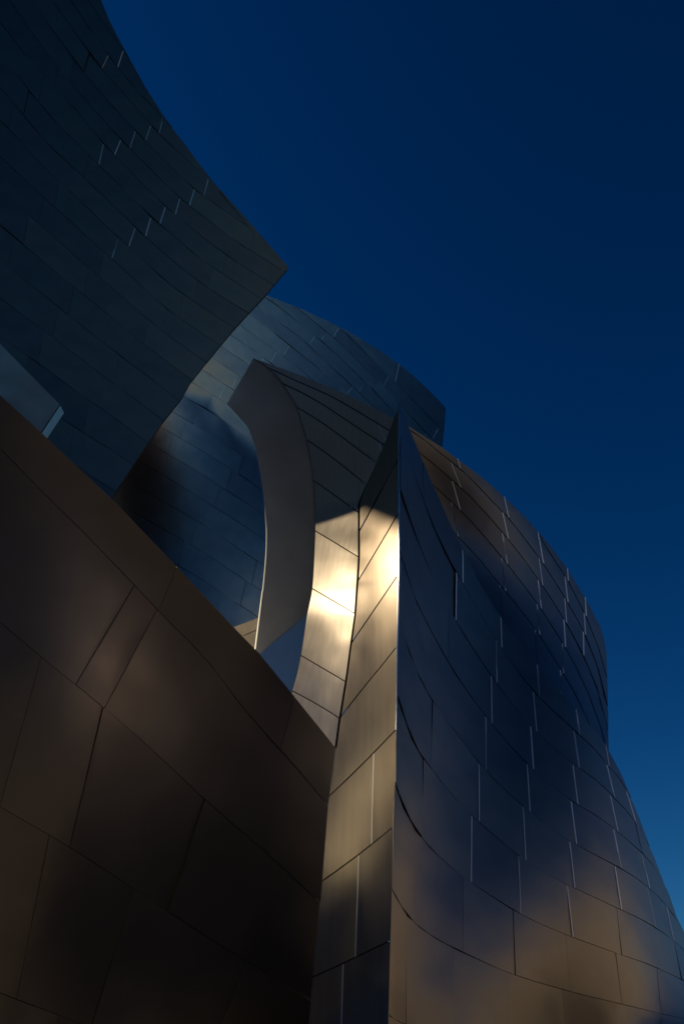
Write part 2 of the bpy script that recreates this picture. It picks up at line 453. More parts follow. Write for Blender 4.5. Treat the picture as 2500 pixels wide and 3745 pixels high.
for i in range(len(SAIL_SEAMS) - 1):
    J = []
    for k in range(-6, 5):
        x = 710 - 55 * (i - 4) + 220 * k
        hit = [q for q in srt + faint if q[0] == i and abs(q[1] - x) < 60]
        if hit: J.append((hit[0][1], hit[0][2]))
        elif -100 < x < 1100: J.append((x, x - 19))
    sail_joints.append(J)
sail_lit = [q for q in srt]
sail = thing('sail_wall', 'huge dark concave steel sail sweeping from the top left corner to a sharp point', 'wall', base_of(S_SAIL, (600, 900)), 'curved steel walls of the concert hall')
clad(sail, S_SAIL, densify(SAIL_OUT, 60), SAIL_SEAMS, sail_joints, M_SAIL, 1.5, .06, 60, .008, sail_lit, M_GLINT, 3.0)
backing(sail, S_SAIL, densify(SAIL_OUT, 120), .3, .08, 140)

# ------------------------------------------------------------------ WALL: rear drum
REAR_TOP = [(971, 1077), (1035, 1103), (1105, 1130), (1150, 1152), (1217, 1183), (1322, 1241), (1396, 1286), (1469, 1338), (1510, 1373), (1561, 1421), (1596, 1456), (1629, 1493)]
REAR_OUT = [(760, 1000), (880, 1045)] + chain(REAR_TOP, 3) + [(1625, 1555), (1617, 1638), (1612, 1760), (1250, 1800), (1130, 2000), (1080, 2330), (1040, 2700), (900, 2800), (420, 2600), (200, 2100), (330, 1800), (640, 1250)]
FOLD_C = curve_fn([(600, 1366), (679, 1425), (737, 1473), (790, 1519), (844, 1565), (890, 1603), (940, 1656), (1040, 1770)])
f_rear0 = Field([(820, 1280, -48, -22), (700, 1400, -52, -20), (1100, 1250, -32, -18), (1350, 1350, -26, -3), (1550, 1550, -20, 8), (1300, 1650, -26, -3), (900, 1560, -44, -21)], [(1100, 1250, 55)], 2)
def fold_c(X, Y):
    px, py = CX + X * F_PX, CY - Y * F_PX
    d = (py - FOLD_C(px)) / 300.0
    return .5 * (d + np.sqrt(d * d + .0002))
f_rear = Field([(900, 1750, -28, -3, 2), (850, 2000, -26, -4, 2), (720, 1900, -26, -2), (700, 1640, -26, 0, 2), (820, 1680, -28, 0), (690, 1480, -28, 3, 3), (780, 1560, -28, 3, 3), (860, 1620, -28, 3, 3), (560, 1700, 4, -12), (470, 1800, 4, -12), (640, 2080, -26, -2), (760, 2200, -26, 1), (880, 2250, -26, 1)], [], 2, .05, f_rear0, fold_c)
S_REAR = Shape(f_rear)
REAR_SEAMS = [
 [(971, 960), (1217, 1120), (1500, 1330), (1640, 1455)],
 [(971, 1010), (1150, 1130), (1255, 1210), (1309, 1262), (1392, 1345), (1437, 1390), (1520, 1475), (1620, 1580)],
 [(971, 1036), (1076, 1117), (1150, 1176), (1195, 1214), (1242, 1254), (1290, 1303), (1335, 1348), (1367, 1380), (1411, 1427), (1600, 1625)],
 [(880, 1024), (970, 1087), (1022, 1123), (1102, 1187), (1150, 1225), (1182, 1250), (1220, 1287), (1287, 1348), (1322, 1384), (1600, 1680)],
 [(850, 1056), (936, 1115), (971, 1138), (1022, 1179), (1073, 1216), (1146, 1278), (1185, 1318), (1255, 1380), (1322, 1445), (1600, 1720)],
 [(830, 1097), (907, 1149), (949, 1178), (1006, 1219), (1060, 1264), (1150, 1335), (1182, 1362), (1249, 1423), (1500, 1660)],
 [(800, 1136), (875, 1187), (930, 1225), (1006, 1280), (1044, 1306), (1099, 1350), (1146, 1391), (1400, 1610)],
 [(780, 1182), (839, 1222), (907, 1266), (965, 1307), (1003, 1337), (1200, 1500)],
 [(740, 1220), (805, 1264), (869, 1306), (907, 1333), (1200, 1560)],
 [(700, 1256), (770, 1304), (821, 1338), (888, 1385), (1200, 1620)],
 [(670, 1303), (735, 1348), (818, 1402), (859, 1430), (1200, 1665)],
 [(640, 1358), (700, 1397), (751, 1428), (831, 1476), (1000, 1585), (1200, 1715)],
 [(600, 1408), (670, 1450), (767, 1503), (817, 1538), (924, 1614), (1200, 1800)],
 [(540, 1453), (622, 1501), (691, 1542), (783, 1599), (844, 1637), (947, 1706), (1200, 1880)],
 [(500, 1510), (591, 1564), (672, 1610), (764, 1664), (859, 1725), (963, 1798), (1200, 1960)],
 [(480, 1580), (561, 1630), (630, 1670), (744, 1737), (859, 1813), (970, 1884), (1200, 2040)],
 [(440, 1645), (519, 1691), (610, 1744), (725, 1817), (859, 1901), (966, 1974), (1200, 2130)],
 [(400, 1722), (465, 1760), (530, 1796), (668, 1875), (744, 1920), (863, 2000), (1200, 2225)],
 [(400, 1820), (477, 1865), (540, 1902), (591, 1932), (706, 1997), (900, 2124), (1200, 2320)],
 [(400, 1925), (631, 2058), (658, 2072), (827, 2178), (941, 2256), (1200, 2430)],
 [(400, 2030), (660, 2180), (940, 2360), (1200, 2520)],
 [(400, 2140), (660, 2290), (940, 2470), (1200, 2640)],
 [(200, 2140), (660, 2410), (940, 2590), (1200, 2760)],
 [(200, 2260), (660, 2530), (940, 2710), (1200, 2880)],
 [(200, 2500), (660, 2770), (940, 2950), (1200, 3120)],
]
rear_joints, rear_lit = [], []
seen = {(2, 1032): 1008}
for i in range(len(REAR_SEAMS) - 1):
    J = []
    for k in range(-5, 4):
        x = 1332 - 44 * (i - 3) + (182 + 3 * max(0, i - 3)) * k
        if 380 < x < 1640:
            J.append((x, x - 20))
            if (k in (0, 1) and i < 7) or (k == -1 and i < 9) or (k == -1 and i >= 7 and i < 12): rear_lit.append((i, x, x - 20))
    rear_joints.append(J)
rear = thing('drum_wall', 'violet grey curved steel wall rising behind the dark sail and the fin', 'wall', base_of(S_REAR, (1100, 1300)), 'curved steel walls of the concert hall')
clad(rear, S_REAR, densify(REAR_OUT, 60), REAR_SEAMS, rear_joints, M_REAR, 1.2, .06, 60, .012, rear_lit, M_GLINT, 2.2)
backing(rear, S_REAR, densify(REAR_OUT, 60), 1.2, .3, 45)

# ------------------------------------------------------------------ WALL: valley (left face), prow (right face)
CREASE = [(1447, 1480), (1439, 1510), (1395, 1650), (1335, 1773), (1312, 1842), (1312, 2038), (1310, 2073), (1307, 2120), (1298, 2245), (1283, 2353), (1264, 2494), (1242, 2628), (1231, 2736), (1210, 2960), (1185, 3291), (1165, 3540), (1148, 3745), (1120, 4100), (1100, 4400)]
PROW_EDGE = [(1459, 1480), (1460, 1530), (1459, 1800), (1459, 1998), (1458, 2098), (1455, 2247), (1452, 2361), (1451, 2530), (1449, 2670), (1444, 2858), (1438, 3023), (1433, 3237), (1427, 3438), (1419, 3745), (1410, 4100), (1402, 4400)]
plumb = curve_fn([(1300, 14.9), (1800, 14.8), (1950, 14.82), (2100, 15.0), (2280, 15.28), (2400, 15.38), (2550, 15.44), (2900, 15.5), (3745, 15.55), (4400, 15.6)])
def edge_dist(py):                                     # the prow's edge stands plumb above and leans out below
    return plumb(py) / (CP - (CY - py) / F_PX * SP)
turn = curve_fn([(1300, 67), (1780, 67), (1930, 63), (2060, 55), (2180, 47), (2300, 40), (2420, 34), (2570, 29), (2750, 24), (2950, 19), (3150, 15), (3400, 12), (3745, 10), (4500, 10)])
class Ruled:
    "straight from the crease to the prow's edge; turn() is the way it faces"
    def q(s, X, Y):
        px, py = CX + np.asarray(X) * F_PX, CY - np.asarray(Y) * F_PX
        xl = np.interp(py, [c[1] for c in CREASE], [c[0] for c in CREASE]); xr = np.interp(py, [c[1] for c in PROW_EDGE], [c[0] for c in PROW_EDGE])
        zr = edge_dist(py); wd = np.maximum(xr - xl, 6)
        zl = zr + wd / F_PX * zr * np.tan(np.radians(turn(py))) * 1.06
        t = (px - xl) / wd
        return np.log(np.maximum(zl + (zr - zl) * t, 5.0))
    def z(s, px, py):
        X, Y = pxy((px, py)); return float(np.exp(s.q(X, Y)))
F_F = Ruled()
turn_e = curve_fn([(1250, 55), (2150, 55), (2250, 53), (2350, 47), (2450, 40), (2600, 31), (2800, 26), (3200, 24)])
class Fan:
    "level lines swing round the crease by turn_e()"
    def q(s, X, Y):
        px, py = CX + np.asarray(X) * F_PX, CY - np.asarray(Y) * F_PX
        xc = np.interp(py, [c[1] for c in CREASE[4:]], [c[0] for c in CREASE[4:]])
        yr = np.maximum(py, 1842.0)
        ZR = []
        x0 = np.interp(yr, [c[1] for c in CREASE], [c[0] for c in CREASE])
        zr = np.exp(F_F.q((x0 - CX) / F_PX, (CY - yr) / F_PX))
        k1, k2 = CP - (CY - yr) / F_PX * SP, CP - (CY - py) / F_PX * SP
        zc = zr * k1 / (k2 - .02 * np.maximum(0, (yr - py) / F_PX))
        return np.log(np.maximum(zc * (1 + (xc - px) / F_PX * np.tan(np.radians(turn_e(py)))), 5.0))
    def z(s, px, py):
        X, Y = pxy((px, py)); return float(np.exp(s.q(X, Y)))
E_F = Fan()
def cr_x(py): return np.interp(py, [c[1] for c in CREASE], [c[0] for c in CREASE])
PINCH_E = [(1312, 1946), (1312, 2038), (1311, 2120), (1298, 2245), (1285, 2352), (1264, 2494), (1242, 2628)]
PINCH_Y = np.array([p[1] for p in PINCH_E], float)
def dents(X, Y, side):
    px, py = CX + X * F_PX, CY - Y * F_PX
    d = np.abs(px - cr_x(py)); r = 0.0
    for k, yy in enumerate(PINCH_Y):
        amp = (1.0, .8, 1.1, 1.0, .7, .6, .4)[k]
        s_ = 16 if (k + side) % 2 else 24
        r = r + amp * .00055 * np.exp(-((py - yy) / s_)**2) * np.exp(-d / 34)
        r = r - amp * .0009 * np.exp(-((py - yy - 55 + 18 * side) / 44)**2) * np.exp(-((d - 30) / 36)**2)
    return r
S_VAL = Shape(E_F, lambda X, Y: dents(X, Y, 0)); S_PROW = Shape(F_F, lambda X, Y: dents(X, Y, 1))

FIN_R = [(926, 1311), (955, 1327), (981, 1347), (1013, 1378), (1035, 1406), (1060, 1445), (1083, 1487), (1095, 1522), (1104, 1550), (1120, 1605), (1140, 1712), (1147, 1788), (1151, 1903), (1149, 1995), (1140, 2150), (1122, 2244), (1104, 2364), (1087, 2453), (1065, 2534)]
FIN_L = [(829, 1477), (859, 1509), (895, 1550), (913, 1576), (936, 1645), (951, 1718), (966, 1821), (972, 1897), (975, 1943), (973, 2033), (963, 2148), (959, 2172), (946, 2279), (933, 2384)]
VAL_OUT = [(926, 1311), (955, 1319), (1012, 1340), (1099, 1372), (1150, 1394), (1214, 1419), (1309, 1463), (1386, 1502), (1450, 1536), (1424, 1590), (1386, 1668), (1335, 1778), (1308, 1842), (1308, 2038), (1306, 2073), (1303, 2120), (1294, 2245), (1279, 2353), (1260, 2494), (1238, 2628), (1222, 2745), (1214, 2840), (1000, 2840), (935, 2600), (1010, 2440), (1040, 2370), (1070, 2250), (1090, 1950), (1075, 1720), (1040, 1560), (985, 1420), (930, 1345)]
VAL_SEAMS = [
 [(900, 1240), (1150, 1345), (1480, 1500)],
 [(930, 1325), (984, 1347), (1067, 1385), (1146, 1420), (1214, 1451), (1284, 1491), (1348, 1529), (1421, 1573), (1480, 1610)],
 [(985, 1380), (1041, 1406), (1115, 1442), (1200, 1492), (1227, 1510), (1294, 1555), (1357, 1596), (1399, 1624), (1480, 1680)],
 [(1030, 1460), (1087, 1490), (1150, 1528), (1214, 1571), (1278, 1619), (1319, 1650), (1373, 1689), (1450, 1750)],
 [(1050, 1562), (1128, 1612), (1235, 1689), (1338, 1773), (1400, 1825)],
 [(1060, 1702), (1147, 1758), (1230, 1816), (1312, 1876), (1400, 1940)],
 [(1060, 1889), (1151, 1941), (1312, 2038), (1400, 2090)],
 [(1060, 2106), (1140, 2152), (1298, 2245), (1400, 2305)],
 [(1000, 2340), (1099, 2397), (1264, 2494), (1350, 2545)],
 [(1000, 2490), (1190, 2595), (1242, 2628), (1350, 2695)],
 [(900, 2595), (1230, 2780), (1350, 2850)],
 [(900, 2760), (1230, 2940), (1350, 3010)],
 [(900, 3000), (1230, 3180), (1350, 3250)],
]
val_joints = [[], [(1386, 1424)], [(1389, 1411)], [(1386, 1400)], [], [], [], [], [], []]
val_lit = [(1, 1386, 1424), (2, 1389, 1411), (3, 1386, 1398)]
valley = thing('valley_wall', 'left face of the folded steel valley, cream bright in its middle, beside the dark fin', 'wall', base_of(S_VAL, (1200, 2000)), 'curved steel walls of the concert hall')
clad(valley, S_VAL, densify(VAL_OUT, 25), VAL_SEAMS, val_joints, M_WARM, 4.0, .05, 16, .002, val_lit, M_GLINT, 3.2, 200)
VAL_BACK = [(x - 34, y + 4) if 1630 < y < 2750 and x > 1215 else (x, y) for x, y in VAL_OUT]
backing(valley, S_VAL, densify(VAL_BACK, 30), .02, .05, 30)

PROW_OUT = PROW_EDGE + [(960, 4400), (975, 4100), (1000, 3745), (1020, 3540), (1050, 3291), (1090, 2960), (1130, 2760), (1231, 2735), (1246, 2628), (1268, 2494), (1287, 2353), (1302, 2245), (1311, 2120), (1314, 2073), (1316, 2038), (1316, 1842), (1339, 1773), (1395, 1650), (1424, 1571), (1447, 1510)]
PROW_SEAMS = [
 [(1100, 1900), (1322, 1700), (1460, 1440), (1480, 1400)],
 [(1200, 2130), (1312, 1946), (1400, 1782), (1460, 1670), (1500, 1596)],
 [(1200, 2300), (1311, 2120), (1413, 1950), (1458, 1872), (1500, 1800)],
 [(1180, 2507), (1285, 2352), (1458, 2098), (1500, 2036)],
 [(1150, 2760), (1242, 2628), (1452, 2363), (1500, 2300)],
 [(1100, 3004), (1216, 2900), (1330, 2790), (1449, 2668), (1500, 2615)],
 [(1100, 3280), (1194, 3212), (1300, 3135), (1436, 3026), (1500, 2975)],
 [(1050, 3616), (1165, 3565), (1300, 3502), (1427, 3441), (1500, 3405)],
 [(1000, 4040), (1140, 3985), (1290, 3920), (1420, 3860), (1500, 3825)],
 [(1000, 4420), (1400, 4300), (1500, 4270)],
 [(1000, 4900), (1500, 4800)],
]
prow_joints = [[], [], [], [], [], [(1366, 1358)], [(1311, 1299)], [(1254, 1243)], [(1330, 1320)], []]
prow_lit = [(5, 1366, 1358), (6, 1311, 1299), (7, 1254, 1243)]
prow = thing('prow_wall', 'narrow left face of the pointed steel prow, cream at mid height', 'wall', base_of(S_PROW, (1400, 2800)), 'curved steel walls of the concert hall')
clad(prow, S_PROW, densify(PROW_OUT, 30), PROW_SEAMS, prow_joints, M_PROW, 4.5, .018, 20, .002, prow_lit, M_GLINT, 4.0, 200)
PROW_BACK = [(x - 9, y) for x, y in PROW_EDGE if y > 1700] + [(x + 16, y) for x, y in PROW_OUT[len(PROW_EDGE):] if y > 1700]
backing(prow, S_PROW, densify(PROW_BACK, 30), .006, .03, 30)
backing(prow, S_PROW, densify([(1330, 2750), (1320, 3300), (1290, 4400), (1104, 4400), (1124, 4100), (1152, 3745), (1169, 3540), (1189, 3291), (1214, 2960), (1240, 2750)], 80), 1.0, .2, 60)

# ------------------------------------------------------------------ WALL: flaring wall that starts at the prow, and the drum above it
ANG = [(x, y, F_F.z(x, y), 12) for x, y in PROW_EDGE[1:-2]]
f_flare = Field([(1475, 1700, -64, 8), (1475, 2300, -62, 7), (1470, 2900, -60, 6), (1455, 3500, -56, 6), (1650, 2250, -48, 13), (1620, 2800, -42, 13), (1620, 3200, -38, 10, 4), (1560, 3450, -40, 8, 4), (1560, 2950, -46, 8, 3),
                 (1850, 2550, -32, 13), (1850, 2900, -30, 12), (2000, 2800, -30, 12), (2100, 3080, -34, 9), (2000, 3200, -33, 8), (2130, 3440, -37, 0, 2), (2000, 3560, -35, -1, 2), (2200, 3600, -40, -2, 2), (1620, 3640, -38, 7, 4), (1740, 3450, -35, 9, 4),
                 (2300, 3300, -50, 7), (2420, 3660, -46, 2), (2250, 2860, -52, 8), (2360, 3060, -60, 2), (2150, 2720, -42, 10), (2000, 4100, -36, -4), (1550, 4100, -36, 4)], ANG, 5, .003)
class EdgeBlend:
    "the broad sheet, pulled onto the prow's edge over its last half metre"
    def __init__(s, base, w): s.base, s.w = base, w
    def q(s, X, Y):
        px, py = CX + np.asarray(X) * F_PX, CY - np.asarray(Y) * F_PX
        xr = np.interp(py, [c[1] for c in PROW_EDGE], [c[0] for c in PROW_EDGE])
        c = np.log(edge_dist(py)) - s.base.q((xr - CX) / F_PX, Y)
        return s.base.q(X, Y) + c * np.exp(-np.maximum(px - xr, 0) / s.w)
    def z(s, px, py):
        X, Y = pxy((px, py)); return float(np.exp(s.q(X, Y)))
f_flare = EdgeBlend(f_flare, 260.0)
S_FLARE = Shape(f_flare)
SF = [(1494, 1562), (1505, 1584), (1534, 1656), (1579, 1766), (1604, 1820), (1639, 1903), (1690, 2011), (1750, 2128), (1829, 2255), (1850, 2285), (1901, 2349), (1949, 2413), (2009, 2492), (2073, 2558), (2131, 2623), (2166, 2665), (2201, 2703), (2225, 2745)]
FLARE_R = [(2225, 2747), (2252, 2795), (2274, 2839), (2297, 2897), (2322, 2957), (2341, 3005), (2376, 3100), (2417, 3200), (2447, 3276), (2474, 3353), (2500, 3406), (2560, 3540), (2640, 3745), (2760, 4100), (2840, 4400)]
FLARE_OUT = [(1459, 1480), (1469, 1498)] + SF + FLARE_R[1:] + [(1402, 4400)] + PROW_EDGE[::-1][1:-1]
FLARE_SEAMS = [
 [(1400, 1150), (1461, 1420), (1560, 1640), (1690, 1930), (1850, 2230), (2073, 2500), (2225, 2680), (2400, 2890)],
 [(1440, 1548), (1461, 1600), (1496, 1680), (1528, 1769), (1550, 1833), (1595, 1947), (1623, 2007), (1671, 2097), (1692, 2133), (1751, 2237), (1834, 2370), (1891, 2454), (1949, 2527), (2021, 2600), (2097, 2671), (2175, 2741), (2226, 2804), (2265, 2849), (2293, 2897), (2330, 2965)],
 [(1440, 1730), (1461, 1794), (1477, 1842), (1496, 1896), (1515, 1947), (1553, 2042), (1604, 2148), (1646, 2231), (1666, 2269), (1719, 2355), (1781, 2450), (1816, 2499), (1900, 2609), (1960, 2676), (2000, 2715), (2092, 2792), (2179, 2855), (2246, 2919), (2293, 2970), (2319, 3005), (2376, 3100), (2400, 3150)],
 [(1440, 1940), (1461, 2011), (1483, 2087), (1508, 2167), (1544, 2247), (1591, 2339), (1655, 2450), (1703, 2523), (1775, 2619), (1900, 2766), (2000, 2860), (2086, 2927), (2179, 2983), (2258, 3043), (2322, 3099), (2375, 3150), (2417, 3215), (2450, 3275)],
 [(1440, 2195), (1457, 2256), (1477, 2326), (1496, 2377), (1521, 2450), (1544, 2498), (1580, 2562), (1665, 2676), (1749, 2788), (1846, 2890), (1900, 2938), (2000, 3021), (2081, 3075), (2126, 3101), (2218, 3150), (2271, 3178), (2359, 3238), (2409, 3284), (2455, 3337), (2485, 3383), (2520, 3440)],
 [(1430, 2460), (1451, 2534), (1477, 2619), (1502, 2692), (1548, 2775), (1575, 2810), (1623, 2871), (1690, 2950), (1751, 3007), (1815, 3062), (1900, 3132), (2072, 3236), (2099, 3249), (2248, 3318), (2359, 3372), (2397, 3395), (2500, 3475), (2560, 3535)],
 [(1420, 2790), (1444, 2865), (1473, 2950), (1496, 2995), (1542, 3065), (1604, 3132), (1693, 3208), (1815, 3290), (1900, 3342), (2066, 3418), (2248, 3485), (2413, 3546), (2500, 3590), (2600, 3650)],
 [(1410, 3205), (1433, 3258), (1461, 3307), (1486, 3347), (1510, 3370), (1553, 3406), (1626, 3452), (1690, 3483), (1851, 3555), (2057, 3620), (2248, 3668), (2382, 3700), (2500, 3728), (2700, 3790)],
 [(1400, 3690), (1419, 3712), (1476, 3745), (1560, 3780), (1700, 3830), (1900, 3880), (2200, 3930), (2700, 4000)],
 [(1380, 4080), (1600, 4170), (1900, 4230), (2200, 4270), (2800, 4330)],
 [(1380, 4500), (1600, 4580), (2800, 4700)],
]
for q in FLARE_SEAMS: q.append((q[-1][0] + 400, q[-1][1] + 520))
FJ = [
 [(1548, 1547), (1690, 1692), (1829, 1834), (1960, 1970), (2098, 2118), (2202, 2226)],
 [(1668, 1666), (1814, 1816), (1949, 1961), (2097, 2117), (2217, 2246), (2290, 2325)],
 [(1640, 1638), (1795, 1798), (1939, 1950), (2093, 2112), (2230, 2258), (2319, 2344)],
 [(1609, 1607), (1775, 1777), (1926, 1937), (2087, 2107), (2242, 2270), (2344, 2375)],
 [(1580, 1575), (1751, 1751), (1912, 1921), (2082, 2100), (2247, 2271), (2364, 2397), (2436, 2462)],
 [(1548, 1542), (1724, 1722), (1895, 1903), (2073, 2094), (2254, 2273), (2383, 2413), (2462, 2490)],
 [(1517, 1508), (1693, 1690), (1876, 1885), (2066, 2084), (2249, 2273), (2401, 2418), (2520, 2540)],
 [(1486, 1483), (1660, 1657), (1855, 1860), (2057, 2070), (2250, 2265), (2415, 2430), (2560, 2575)],
 [(1630, 1628), (1830, 1835), (2040, 2050), (2240, 2255), (2430, 2450), (2620, 2640)],
 [(1600, 1600), (1800, 1805), (2030, 2040), (2240, 2255), (2450, 2470), (2650, 2670)],
]
flare_lit = [(i, t, b) for i, J in enumerate(FJ[:6]) for t, b in J if t > 1640 and i + (t - 1640) / 500 < 6.2]
flare = thing('flaring_wall', 'large navy blue steel wall flaring out from the sharp prow edge to the right border', 'wall', base_of(S_FLARE, (1900, 3000)), 'curved steel walls of the concert hall')
clad(flare, S_FLARE, densify(FLARE_OUT, 40), FLARE_SEAMS, FJ, M_DRUM, 2.2, .018, 50, .008, flare_lit, M_GLINT, 3.4)
FLARE_BACK = [(1545, 1720)] + SF[4:] + FLARE_R[1:] + [(1480, 4400)] + [(x + 75, y) for x, y in PROW_EDGE[::-1] if y > 1900]
backing(flare, S_FLARE, densify(FLARE_BACK, 60), .1, .09, 50)
EDGE_BACK = [(x + 9, y) for x, y in PROW_EDGE if y > 1600] + [(x + 110, y + 20) for x, y in PROW_EDGE[::-1] if y > 1900]
backing(flare, S_FLARE, densify(EDGE_BACK, 40), .006, .03, 30)

def zf(x, y, k=1.0): return (x, y, f_flare.z(x, y) * k, 14)
f_upper = Field([(1560, 1650, -8, -26), (1640, 1780, -12, -24), (1700, 1740, -14, -24), (1800, 1900, -18, -4), (1760, 2060, -20, 4), (1950, 2100, -24, 7), (2040, 2330, -32, 9), (2120, 2300, -42, 7), (2160, 2520, -50, 5), (2200, 2600, -58, 6), (1650, 1950, -18, -8)],
                [zf(1760, 2140, 1.035), zf(1840, 2270, 1.04), zf(1920, 2370, 1.05), zf(1690, 2010, 1.035), zf(2010, 2490, 1.06), zf(2100, 2590, 1.06), zf(1560, 1700, 1.06), zf(2180, 2680, 1.06)], 3, .03)
S_UPPER = Shape(f_upper)
UP_TOP = [(1480, 1552), (1497, 1561), (1537, 1587), (1579, 1613), (1615, 1635), (1665, 1673), (1738, 1727), (1783, 1763), (1837, 1812), (1900, 1871), (1965, 1941), (2009, 1992), (2070, 2075), (2135, 2179), (2172, 2250), (2196, 2295), (2210, 2346), (2217, 2390), (2220, 2473), (2222, 2569), (2223, 2696), (2225, 2760)]
UP_OUT = UP_TOP + [(2170, 2730), (2075, 2620), (1950, 2470), (1830, 2320), (1700, 2120), (1600, 1900), (1540, 1760), (1480, 1620)]
UP_SEAMS = [
 [(1480, 1500), (1750, 1690), (2000, 1940), (2150, 2160), (2230, 2320), (2260, 2400)],
 [(1900, 1850), (1970, 1950), (1987, 1986), (2009, 2021), (2076, 2126), (2127, 2225), (2163, 2301), (2188, 2371), (2201, 2413), (2214, 2454), (2235, 2540)],
 [(1480, 1560), (1499, 1574), (1537, 1598), (1595, 1645), (1649, 1689), (1684, 1716), (1751, 1782), (1799, 1833), (1860, 1896), (1907, 1957), (1970, 2039), (2009, 2098), (2062, 2182), (2099, 2246), (2139, 2323), (2169, 2387), (2185, 2441), (2204, 2499), (2217, 2553), (2235, 2640)],
 [(1480, 1612), (1534, 1656), (1591, 1702), (1652, 1755), (1684, 1784), (1735, 1833), (1792, 1896), (1860, 1976), (1914, 2045), (1982, 2141), (2035, 2222), (2073, 2285), (2102, 2339), (2131, 2394), (2156, 2454), (2182, 2515), (2201, 2575), (2222, 2665), (2235, 2730)],
 [(1480, 1680), (1582, 1772), (1649, 1834), (1682, 1866), (1760, 1950), (1832, 2036), (1907, 2133), (1978, 2228), (2022, 2298), (2067, 2370), (2102, 2435), (2127, 2486), (2150, 2537), (2169, 2585), (2194, 2655), (2214, 2728), (2230, 2800)],
 [(1480, 1760), (1600, 1880), (1674, 1963), (1735, 2027), (1826, 2137), (1885, 2209), (1917, 2250), (1973, 2325), (2009, 2384), (2041, 2435), (2092, 2521), (2124, 2578), (2153, 2649), (2200, 2770)],
 [(1480, 1840), (1604, 1960), (1690, 2070), (1829, 2270), (1949, 2430), (2073, 2590), (2200, 2760)],
 [(1480, 2000), (1690, 2230), (1829, 2400), (2073, 2720), (2200, 2900)],
]
UP_SEAMS[1] = [(1480, 1530), (1750, 1720), (1900, 1855)] + UP_SEAMS[1][1:]
UJ = [
 [(2070, 2076), (2135, 2142)],
 [(1665, 1682), (1837, 1859), (1965, 1986), (2064, 2075), (2134, 2139)],
 [(1649, 1684), (1837, 1858), (1969, 1983), (2063, 2070), (2131, 2133)],
 [(1653, 1682), (1835, 1854), (1966, 1978), (2060, 2066)],
 [(1650, 1675), (1833, 1848), (1962, 1972), (2055, 2059)],
 [(1826, 1841), (1956, 1962), (2048, 2050)],
 [(1829, 1834), (1960, 1970)],
]
up_lit = [(i, t, b) for i, J in enumerate(UJ) for t, b in J]
upper = thing('upper_drum_wall', 'blue black rounded steel wall above the flaring wall, curved rim against the sky', 'wall', base_of(S_UPPER, (1950, 2200)), 'curved steel walls of the concert hall')
clad(upper, S_UPPER, densify(UP_OUT, 40), UP_SEAMS, UJ, M_UPPER, 3.0, .03, 45, .003, up_lit, M_GLINT, 3.6, 60)
backing(upper, S_UPPER, densify(UP_OUT, 90), .8, .10, 110)

# ------------------------------------------------------------------ curved fin in front of the valley
FIN_OUT = chain(FIN_R, 3) + [(1020, 2900), (880, 2800)] + chain(FIN_L[::-1], 3)
f_fin0 = Field([(950, 1400, -8, -29), (1020, 1600, -10, -28), (1070, 1900, -12, -27), (1050, 2150, -18, -23), (1000, 2350, -24, -21)], [(1140, 1900, 15.8)], 2)
def fold_fin(X, Y):
    px, py = CX + X * F_PX, CY - Y * F_PX
    t = ((px - 946) * 155 - (2398 - py) * 177) / 235.0
    d = t / 100.0
    return np.maximum(d, 0.0)
f_fin = Field([(1060, 2440, -4, -13), (1090, 2380, -4, -13), (1040, 2500, -4, -13)], [], 0, .05, f_fin0, fold_fin)
S_FIN = Shape(f_fin)
fin = thing('curved_fin', 'dark olive steel fin bent like a crescent, in front of the bright valley', 'fin', base_of(S_FIN, (1050, 1900)))
for half in ([(415, 2863), (1654, 1778), (1654, 1000), (415, 1000)], [(415, 2863), (415, 3200), (1654, 3200), (1654, 1778)]):
    sheet('face_plate', S_FIN, [FIN_OUT, half], M_CRES, fin, .05, 22, back=True)
def strip(name, shape, pts, w, mat, parent, up=.012, thick=.03):
    L, R = [], []
    P = [np.array(p, float) for p in pts]
    for i, p in enumerate(P):
        d = P[min(i + 1, len(P) - 1)] - P[max(i - 1, 0)]; d /= np.linalg.norm(d); n = np.array([-d[1], d[0]])
        L.append(tuple(p + n * w / 2)); R.append(tuple(p - n * w / 2))
    return sheet(name, shape, [densify(L + R[::-1], 30)], mat, parent, thick, 400, offset=-up)
strip('edge_trim', S_FIN, chain(FIN_R, 4), 3.5, M_TRIM, fin)
strip('edge_trim', S_FIN, chain(FIN_L, 4), 2.2, M_CRES, fin, .004)

CR = [c for c in CREASE if 1840 < c[1] < 2740]
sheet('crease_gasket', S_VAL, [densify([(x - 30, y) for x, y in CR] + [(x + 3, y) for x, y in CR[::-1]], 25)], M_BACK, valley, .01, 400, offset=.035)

# bright lip along the prow's leading edge
strip('edge_trim', S_PROW, [(x - 1.5, y) for x, y in PROW_EDGE[:9]], 3.0, M_TRIM, prow)

# ------------------------------------------------------------------ small steel pieces half hidden by the near wall
f_tan = Field([(920, 2320, 40, -22)], [(930, 2330, 21.5)], 1)
S_TAN = Shape(f_tan)
TAN_OUT = [(800, 2320), (853, 2294), (947, 2259), (990, 2245), (990, 2800), (760, 2750)]
stub = thing('wall_stub', 'small tan steel triangle between the near parapet and the foot of the fin', 'wall', base_of(S_TAN, (920, 2320)))
sheet('panel', S_TAN, [TAN_OUT], M_WARM, stub, .4, 60, back=True)
strip('seam', S_TAN, [(890, 2325), (947, 2300)], 2.0, M_BACK, stub, .003, .01)
f_slab = Field([(80, 1420, -10, -24.5), (180, 1500, -10, -24.5)], [(150, 1450, 26)], 1)
S_SLAB = Shape(f_slab)
SLAB_OUT = [(-500, 747), (-120, 1135), (0, 1257), (219, 1480), (151, 1583), (110, 1660), (-120, 1500), (-500, 1170)]
